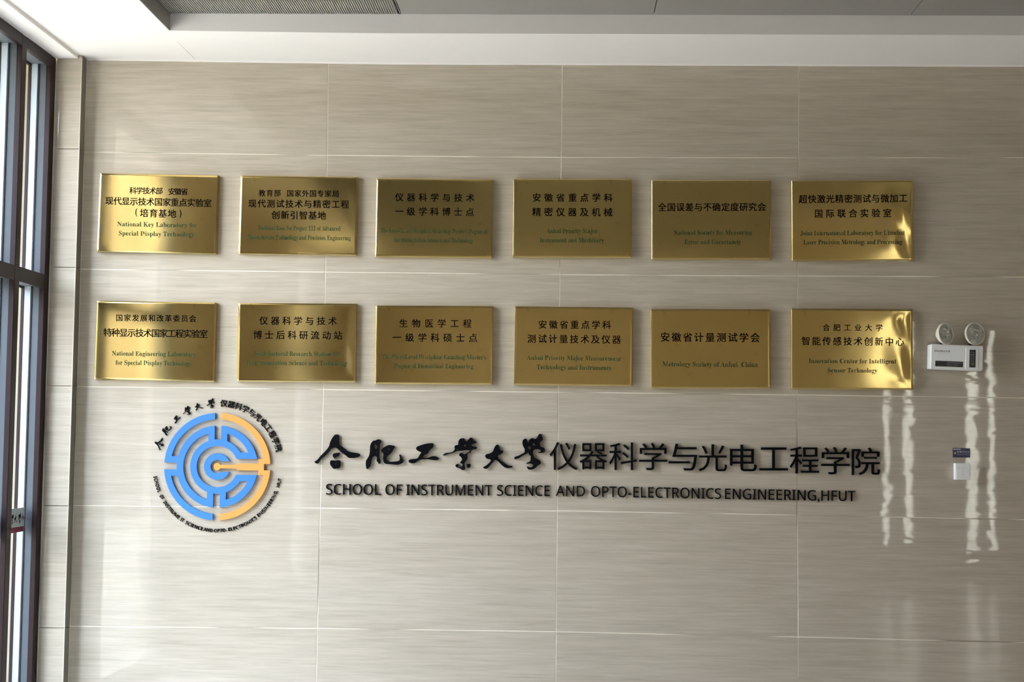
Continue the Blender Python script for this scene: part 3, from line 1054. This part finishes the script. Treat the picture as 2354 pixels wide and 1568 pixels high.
K8 = 2.906
XZ = [(38, 228, 135, 322), (238, 425, 142, 318), (437, 622, 137, 322), (637, 825, 140, 322), (835, 1025, 145, 325), (1035, 1225, 150, 330), (1245, 1425, 152, 330), (1442, 1632, 170, 325), (1645, 1840, 165, 345), (1855, 2045, 168, 350), (2060, 2248, 172, 355)]
NOTE = ['beside the last brush character', 'of four small boxes', 'before the sixth tile joint', 'with three strokes on top, nearer the middle', 'with long low bar', 'with rays over two legs', 'like a gridded box with tail', 'of two bars and a post', 'crossed by the rightmost tile joint', 'with three strokes on top, second last', 'at the right end of the sign']
for k, ch in enumerate('仪器科学与光电工程学院'):
    gv, gf, bb = raw_text(ch, 0.5, 0.0, 4)
    x0, x1, y0, y1 = XZ[k]
    V = []
    for gx, gy, gz in gv:
        u = x0 + (gx - bb[0]) / (bb[1] - bb[0]) * (x1 - x0)
        v = y1 - (gy - bb[2]) / (bb[3] - bb[2]) * (y1 - y0)
        p = at(1250 + u / K8, 970 + v / K8, YS)
        V.append((p.x, p.z, gz))
    o = wall_solid('sign_character', V, gf, YS, -0.0005, M_BLACK)
    tag(o, 'thin black sign character %s of eleven, %s' % (ORD[k], NOTE[k]), 'sign character', 'thin printed-style sign characters')

# ------------------------------------------------------------------ english sign letters
WORDS = [('SCHOOL', 749.2, 874.6), ('OF', 885.6, 924.3), ('INSTRUMENT', 933.2, 1131), ('SCIENCE', 1142.3, 1263.9), ('AND', 1277.5, 1344.6), ('OPTO-ELECTRONICS', 1358.4, 1657.8), ('ENGINEERING,HFUT', 1667, 1966.8)]
BASE = [(749, 1137, 24.3), (1264, 1140.6, 24.3), (1345, 1141.6, 24), (1658, 1147.2, 24), (1967, 1152.6, 23.6)]


def interp(x):
    for a, b2 in zip(BASE, BASE[1:]):
        if x <= b2[0] or b2 is BASE[-1]:
            t_ = (x - a[0]) / (b2[0] - a[0])
            return a[1] + (b2[1] - a[1]) * t_, a[2] + (b2[2] - a[2]) * t_


HH = raw_text(sans('HH'), 0.5, 0.0, 4)[2]
HHw = HH[1] - HH[0]
ADV = {}


def adv(ch):
    if ch not in ADV:
        b3 = raw_text(sans('H' + ch + 'H'), 0.5, 0.0, 4)[2]
        ADV[ch] = (b3[1] - b3[0]) - HHw
    return ADV[ch]


def word_layout(s):
    pen, res = 0.0, []
    for ch in s:
        bb = raw_text(sans(ch), 0.5, 0.0, 4)[2]
        res.append((ch, pen, pen + bb[0], pen + bb[1]))
        pen += adv(ch)
    lo_, hi = res[0][2], res[-1][3]
    return [(ch, (p - lo_) / (hi - lo_), 1 / (hi - lo_)) for ch, p, a, b2 in res]


YL = -0.012
for (wd_, xa, xb) in WORDS:
    lay = word_layout(wd_)
    for idx, (ch, p0, sc_) in enumerate(lay):
        gv, gf, bb = raw_text(sans(ch), 0.5, 0.0, 4)
        V = []
        for gx, gy, gz in gv:
            x = xa + (p0 + gx * sc_) * (xb - xa)
            by, cap = interp(x)
            p = at(x, by - gy / 0.714 * cap, YL)
            V.append((p.x, p.z, gz))
        if ',' in wd_:
            word, num = ('ENGINEERING', idx) if idx < 11 else ('HFUT', idx - 12)
        elif '-' in wd_:
            word, num = ('OPTO', idx) if idx < 4 else ('ELECTRONICS', idx - 5)
        else:
            word, num = wd_, idx
        if ch == '-':
            nm, lb = 'sign_hyphen', 'thin black hyphen between the sign words OPTO and ELECTRONICS'
        elif ch == ',':
            nm, lb = 'sign_comma', 'small black comma between the sign words ENGINEERING and HFUT'
        else:
            nm, lb = 'sign_letter', 'thin black capital %s, %s letter of the sign word %s' % (ch, ORD[num], word)
        o = wall_solid(nm, V, gf, YL, -0.0005, M_BLACK)
        tag(o, lb, 'sign letter', 'capital letters of the english sign line')

# ------------------------------------------------------------------ round emblem
KE = 4.611
ECX, ECY = 330 + 780 / KE, 900 + 796 / KE
YE_ = -0.018
UNIT = (at(ECX + 50, ECY, YE_).x - at(ECX - 50, ECY, YE_).x) / (100 * KE)   # metres per crop px
ec = at(ECX, ECY, YE_)
emb = empty('round_emblem', (ec.x, 0, ec.z))
tag(emb, 'round blue and orange maze emblem ringed with small black lettering', 'emblem')


def arc(R_, a0, a1, n=48):
    return [(R_ * cos(a0 + (a1 - a0) * i / n), R_ * sin(a0 + (a1 - a0) * i / n)) for i in range(n + 1)]


def ang_x(R_, x, up=True):
    a = math.acos(x / R_)
    return a if up else -a


def ang_y(R_, y, left=False):
    a = math.asin(y / R_)
    return pi - a if left else a


w1, w2, g, h2, lg, lh = 35, 100, 84, 150, 37, 103
A1, A2, B1, B2, C1, C2 = 497, 563, 360, 430, 218, 286
half = [(-sqrt(B2 ** 2 - 0), 0.0)]
half += arc(B2, pi, ang_y(B2, lg, True), 4)[1:]
half += [(-sqrt(A2 ** 2 - lg ** 2), lg)]
half += arc(A2, ang_y(A2, lg, True), ang_x(A2, -w1))
half += arc(A1, ang_x(A1, -w1), ang_y(A1, lh, True))
half += arc(B2, ang_y(B2, lh, True), ang_x(B2, -w1))
half += arc(C2, ang_x(C2, -w1), ang_x(C2, w1), 6)
half += arc(B2, ang_x(B2, w1), ang_y(B2, g))
half += arc(C1, ang_y(C1, g), pi)
lower = [(x, -y) for x, y in reversed(half)]
outer = half + lower[1:-1]
holeL = arc(B1, ang_x(B1, -w2), 2 * pi - ang_x(B1, -w2), 60) + arc(C2, 2 * pi - ang_x(C2, -w2), ang_x(C2, -w2), 60)
holeU = arc(B1, ang_x(B1, w2), ang_y(B1, h2), 24) + arc(C2, ang_y(C2, h2), ang_x(C2, w2), 16)
holeD = [(x, -y) for x, y in reversed(holeU)]


def emb_part(name, loops, mat, yf=YE_, yb=-0.0005, label=None):
    gv, gf = curve_shape([[(x * UNIT, y * UNIT) for x, y in lp] for lp in loops], 0.5)
    V = [(x, yf if z > 0 else yb, y) for x, y, z in gv]
    o = put(name, mesh(V, gf, name), mat, emb)
    if label:
        o['label'] = label
    return o


emb_part('maze', [outer, holeL, holeU, holeD], M_BLUE, label='blue maze rings of the emblem')
gc = 56
cring = arc(140, math.asin(gc / 140), 2 * pi - math.asin(gc / 140), 60) + arc(70, 2 * pi - math.asin(gc / 70), math.asin(gc / 70), 48)
emb_part('inner_ring', [cring], M_BLUE, label='small blue open ring at the emblem centre')
gr = 33
org = arc(A2, ang_x(A2, w1), ang_y(A2, gr))
org += [(495, gr), (495, -gr)]
org += arc(A2, -ang_y(A2, gr), -ang_x(A2, w1))
org += arc(A1, -ang_x(A1, w1), -math.asin(82 / A1))
org += [(437, -82), (437, -36), (212, -36), (205, -20), (40, -18)]
org += arc(38, -0.5, -2 * pi + 0.5, 24)
org += [(40, 18), (205, 20), (212, 36), (437, 36), (437, 82)]
org += arc(A1, math.asin(82 / A1), ang_x(A1, w1))
emb_part('pointer_arc', [org], M_ORANGE, label='orange half ring with a pointer to the centre')

# brush characters of the ring
ring_a = [-69.5, -55.3, -42.5, -30.8, -19.4, -8.1]
for (gv, gf), a in zip(CALM, ring_a):
    x0 = 0.5 * (min(v[0] for v in gv) + max(v[0] for v in gv))
    z0 = 0.5 * (min(v[1] for v in gv) + max(v[1] for v in gv))
    s_ = 0.27
    th = radians(a)
    Rr = 671 * UNIT
    V = []
    for x, z, t_ in gv:
        dx, dz = (x - x0) * s_, (z - z0) * s_
        V.append((Rr * sin(th) + dx * cos(th) + dz * sin(th), -0.008 if t_ > 0 else -0.0005, Rr * cos(th) - dx * sin(th) + dz * cos(th)))
    put('ring_character', mesh(V, gf), M_BLACK, emb)
for k, ch in enumerate('仪器科学与光电工程学院'):
    gv, gf, bb = raw_text(ch, 0.5, 0.0, 2)
    th = radians(4.1 + k * 6.83)
    Rr = 668 * UNIT
    s_ = 80 * UNIT
    V = []
    for gx, gy, gz in gv:
        dx, dz = (gx - 0.5) * s_, (gy - 0.38) * s_
        V.append((Rr * sin(th) + dx * cos(th) + dz * sin(th), -0.008 if gz > 0 else -0.0005, Rr * cos(th) - dx * sin(th) + dz * cos(th)))
    put('ring_character', mesh(V, gf), M_BLACK, emb)
RW = [('SCHOOL', -80.6, -65.7), ('OF', -62.8, -58.6), ('INSTRUME', -56.3, -35.9), ('IT', -34.3, -31.0), ('SCIENCE', -28.9, -12.3), ('AND', -11.5, -3.2), ('OPTO-', -2.0, 9.6), ('ELECTRONICS', 10.9, 38.4), ('ENGINEERING,', 40.3, 68.9), ('HFUT', 71.9, 79.9)]
for (wd_, a0, a1) in RW:
    for ch, p0, sc_ in word_layout(wd_):
        gv, gf, bb = raw_text(sans(ch), 0.5, 0.0, 4)
        mid = 0.5 * (bb[0] + bb[1])
        th = radians(a0 + (p0 + mid * sc_) * (a1 - a0))
        arcl = radians(a1 - a0) * 674 * UNIT
        Rr = 690 * UNIT
        V = []
        for gx, gy, gz in gv:
            dx, dz = (gx - mid) * sc_ * arcl, gy / 0.714 * 36 * UNIT
            V.append((Rr * sin(th) + dx * cos(th) - dz * sin(th), -0.007 if gz > 0 else -0.0005, -Rr * cos(th) + dx * sin(th) + dz * cos(th)))
        put('ring_letter', mesh(V, gf), M_BLACK, emb)


# ------------------------------------------------------------------ flat text helper for small devices (local x,z plane)
def flat_text(name, s, x0, x1, z0, cap, y, mat, parent, off=0.0):
    gv, gf, bb = raw_text(s, 0.0, off, 2)
    sx = (x1 - x0) / (bb[1] - bb[0])
    sz = cap / (bb[3] - bb[2])
    V = [(x0 + (gx - bb[0]) * sx, y, z0 + (gy - bb[2]) * sz) for gx, gy, gz in gv]
    return put(name, mesh(V, gf, name), mat, parent)


# ------------------------------------------------------------------ emergency light
YB = -0.082
KL = 12.06


def LE(u, v, Y=YB):
    p = at(2115 + u / KL, 735 + v / KL, Y)
    return p.x, p.z


bx0, bz1 = LE(292, 692)
bx1, _ = LE(1750, 735)
_, bz0 = LE(280, 1385)
cxl, czl = 0.5 * (bx0 + bx1), 0.5 * (bz0 + bz1)
ang = 0.028
em = empty('emergency_light', (cxl, 0, czl), (0, ang, 0))
tag(em, 'white emergency light with two round lamp heads, right of the lower plaques', 'emergency light')
hw, hh = 0.5 * (bx1 - bx0), 0.5 * (bz1 - bz0)
put('housing', MB().box(-hw, hw, YB, -0.001, -hh, hh).mesh('housing', 0.007, 3), M_WHITEP, em)


def L2(u, v):
    x, z = LE(u, v)
    d = Matrix.Rotation(-ang, 3, 'Y') @ Vector((x - cxl, 0, z - czl))
    return d.x, d.z


x0, z1 = L2(1265, 770)
x1, z0 = L2(1610, 1400)
put('raised_panel', MB().box(x0, x1, YB - 0.003, YB + .002, z0, z1).mesh('raised', 0.004, 2), M_WHITEP, em)
x0, z1 = L2(1368, 832)
x1, z0 = L2(1530, 1330)
ip = put('indicator_panel', MB().box(x0, x1, YB - 0.0045, YB - .001, z0, z1).mesh('ind', 0.0008, 1), M_STICK, em)
ip['label'] = 'narrow black indicator window with three rows of marks'
for zz in (0.86, 0.72, 0.60, 0.48, 0.36):
    zc_ = z0 + (z1 - z0) * zz
    for xx in (0.32, 0.68):
        xc_ = x0 + (x1 - x0) * xx
        put('indicator_mark', MB().box(xc_ - .0022, xc_ + .0022, YB - .0052, YB - .004, zc_ - (.0030 if zz == 0.72 else .0014), zc_ + (.0030 if zz == 0.72 else .0014)).mesh(), M_GREYTXT, ip)
flat_text('indicator_symbol', 'Q', x0 + (x1 - x0) * .28, x0 + (x1 - x0) * .72, z0 + (z1 - z0) * .15, .010, YB - .0048, M_GOLDTXT, ip)
x0, z1 = L2(425, 1135)
x1, z0 = L2(1190, 1320)
st = put('rating_sticker', MB().box(x0, x1, YB - 0.0006, YB + .001, z0, z1).mesh(), M_STICK, em)
st['label'] = 'black rating sticker with grey print'
dx, dz = x1 - x0, z1 - z0
flat_text('sticker_text', '消防应急照明灯具', x0 + dx * .42, x0 + dx * .96, z0 + dz * .66, dz * .22, YB - .0009, M_GREYTXT, st)
for r_ in range(3):
    flat_text('sticker_text', '额定电压 220V 50Hz 应急时间 90min'[:26 - 4 * r_], x0 + dx * .42, x0 + dx * (.92 - .07 * r_), z0 + dz * (.46 - .17 * r_), dz * .11, YB - .0009, M_GREYTXT, st)
flat_text('sticker_text', 'CCC', x0 + dx * .03, x0 + dx * .09, z0 + dz * .78, dz * .12, YB - .0009, M_GREYTXT, st)
x0, z1 = L2(410, 838)
x1, z0 = L2(690, 900)
flat_text('maker_mark', 'DOSIU', x0, x1, z0, z1 - z0, YB - .0006, M_LOGOTXT, em, 0.02)
x0, z1 = L2(705, 845)
x1, z0 = L2(830, 905)
flat_text('maker_mark', '东道', x0, x1, z0, z1 - z0, YB - .0006, M_LOGOTXT, em, 0.01)
x0, z0 = L2(490, 932)
x1, _ = L2(770, 935)
put('maker_underline', MB().box(x0, x1, YB - .0007, YB, z0, z0 + .0008).mesh(), M_GREYTXT, em)

for k, (u, v, rad, tx, tz) in enumerate(((690, 392, 0.0530, 34, -6), (1522, 392, 0.0555, 20, -4))):
    YH = -0.060
    x, z = LE(u, v, YH - 0.02)
    d = Matrix.Rotation(-ang, 3, 'Y') @ Vector((x - cxl, 0, z - czl))
    # lathe axis +z turned to face the room (-y), then swung right and up
    Rt = Matrix.Rotation(radians(tx), 4, 'Z') @ Matrix.Rotation(radians(tz), 4, 'X') @ Matrix.Rotation(radians(90), 4, 'X')
    body = lathe([(0.010, -0.040), (0.022, -0.036), (rad * .80, -0.014), (rad * .97, 0.0), (rad, 0.004), (rad, 0.013), (rad * .97, 0.0155), (rad * .925, 0.0150), (rad * .91, 0.011), (rad * .6, 0.008)], 48, 'lamp')
    hd = put('lamp_head', body, M_CREAMP, em)
    hd.matrix_local = Matrix.Translation((d.x, YH, d.z)) @ Rt
    # ribbed lens with concentric steps
    vs, fs = [], []
    NR, NA = 10, 96
    rings_ = []
    for i in range(NR + 1):
        rr = rad * .915 * (1 - i / NR) + 0.0001
        dome = 0.0135 + 0.010 * (1 - (rr / (rad * .915)) ** 2)
        for j in range(NA):
            rib = 0.0005 * (1 if j % 2 else -1) * (1 if .35 < rr / rad < .88 else 0)
            vs.append((rr * cos(2 * pi * j / NA), rr * sin(2 * pi * j / NA), dome + rib - (0.004 if rr < rad * .36 else 0)))
    for i in range(NR):
        for j in range(NA):
            l = (j + 1) % NA
            fs.append((i * NA + j, i * NA + l, (i + 1) * NA + l, (i + 1) * NA + j))
    put('lens', mesh(vs, fs, 'lens'), M_LENS, hd)
    put('bulb', lathe([(0.001, .0205), (0.0055, .0200), (0.0075, .017), (0.0075, .012)], 20, 'bulb'), M_REFL, hd, (0.006, -0.004, 0.004))
    # swivel post down to the housing
    px_ = d.x - 0.012
    put('swivel_post', MB().box(px_ - .008, px_ + .008, -0.050, -0.034, hh - .004, hh + .024).mesh('post', 0.002, 1), M_BLKP, em)

# ------------------------------------------------------------------ navy notice plate and light switch
KN = 15.69


def LN(u, v, Y):
    p = at(2175 + u / KN, 1015 + v / KN, Y)
    return p.x, p.z


YN = -0.004
x0, z1 = LN(240, 237, YN)
x1, z0 = LN(866, 582, YN)
nx, nz_ = 0.5 * (x0 + x1), 0.5 * (z0 + z1)
npl = empty('notice_plate', (nx, 0, nz_))
tag(npl, 'small navy notice plate with silver lettering above the light switch', 'sign')
a_, b_ = 0.5 * (x1 - x0), 0.5 * (z1 - z0)
put('plate', MB().box(-a_, a_, YN, -0.0004, -b_, b_).mesh('plate', 0.0006, 1), M_NAVY, npl)
put('header_line', MB().box(-a_ * .92, -a_ * .08, YN - .0004, YN, b_ * .66, b_ * .86).mesh(), M_SILV, npl)
flat_text('plate_text', '智慧四合与', -a_ * .52, a_ * .88, b_ * .02, b_ * .40, YN - .0004, M_SILV, npl, 0.01)
flat_text('plate_text', 'ZHIHUI SIHEYU', -a_ * .52, a_ * .88, -b_ * .46, b_ * .24, YN - .0004, M_SILV, npl)
dot = lathe([(0.0045, 0), (0.0045, 0.0012), (0.0035, 0.0016)], 20, 'dot')
dd = put('gold_dot', dot, M_GOLDTXT, npl, (-a_ * .74, YN, -b_ * .05), (radians(90), 0, 0))

YW = -0.040
x0, z1 = LN(330, 782, YW)
x1, z0 = LN(878, 1390, YW)
nx, nz_ = 0.5 * (x0 + x1), 0.5 * (z0 + z1)
sw = empty('light_switch', (nx, 0, nz_))
tag(sw, 'white two-rocker light switch in a surface box below the navy plate', 'light switch')
a_, b_ = 0.5 * (x1 - x0), 0.5 * (z1 - z0)
put('back_box', MB().box(-a_, a_, YW + .010, -0.0005, -b_, b_).mesh('bb', 0.003, 2), M_WHITEP, sw)
put('face_plate', MB().box(-a_, a_, YW, YW + .0095, -b_, b_).mesh('fp', 0.003, 2), M_WHITEP, sw)
for s_ in (-1, 1):
    c_ = s_ * a_ * .44
    vs = []
    zt, zb_ = b_ * .62, -b_ * .56
    rx0, rx1 = c_ - a_ * .42, c_ + a_ * .42
    vs = [(rx0, YW - .0008, zt), (rx1, YW - .0008, zt), (rx1, YW - .0045, zb_), (rx0, YW - .0045, zb_), (rx0, YW + .001, zt), (rx1, YW + .001, zt), (rx1, YW + .001, zb_), (rx0, YW + .001, zb_)]
    rk = put('rocker', mesh(vs, [(3, 2, 1, 0), (4, 5, 6, 7), (0, 1, 5, 4), (1, 2, 6, 5), (2, 3, 7, 6), (3, 0, 4, 7)]), M_WHITEP, sw)
    put('rocker_mark', MB().box(c_ - .0022, c_ + .0022, YW - .0019, YW - .001, zt - .007, zt - .0055).mesh(), M_GREYTXT, rk)

# characters on the window film (seen from inside, reading towards the far end)
for fo in [o for o in bpy.data.objects if o.name.startswith('glass_film')][:1]:
    hfilm = zf1 - zf0
    u = -0.02
    for k in (3, 4, 5):
        gv, gf = CALM[k]
        x0_ = min(v[0] for v in gv)
        z0_ = 0.5 * (min(v[1] for v in gv) + max(v[1] for v in gv))
        s_ = 0.30
        V = [(0.0012, u + (x - x0_) * s_, hfilm * .45 + (z - z0_) * s_) for x, z, t_ in gv if True]
        wd2 = max(v[1] for v in V) - u
        put('film_lettering', mesh(V, gf), M_REDTXT, fo)
        u += wd2 + 0.004
    gv, gf, bb = raw_text('仪器科学', 0, 0, 2)
    V = [(0.0012, u + 0.006 + gx * .016, hfilm * .36 + gy * .018) for gx, gy, gz in gv]
    put('film_lettering', mesh(V, gf), M_REDTXT, fo)
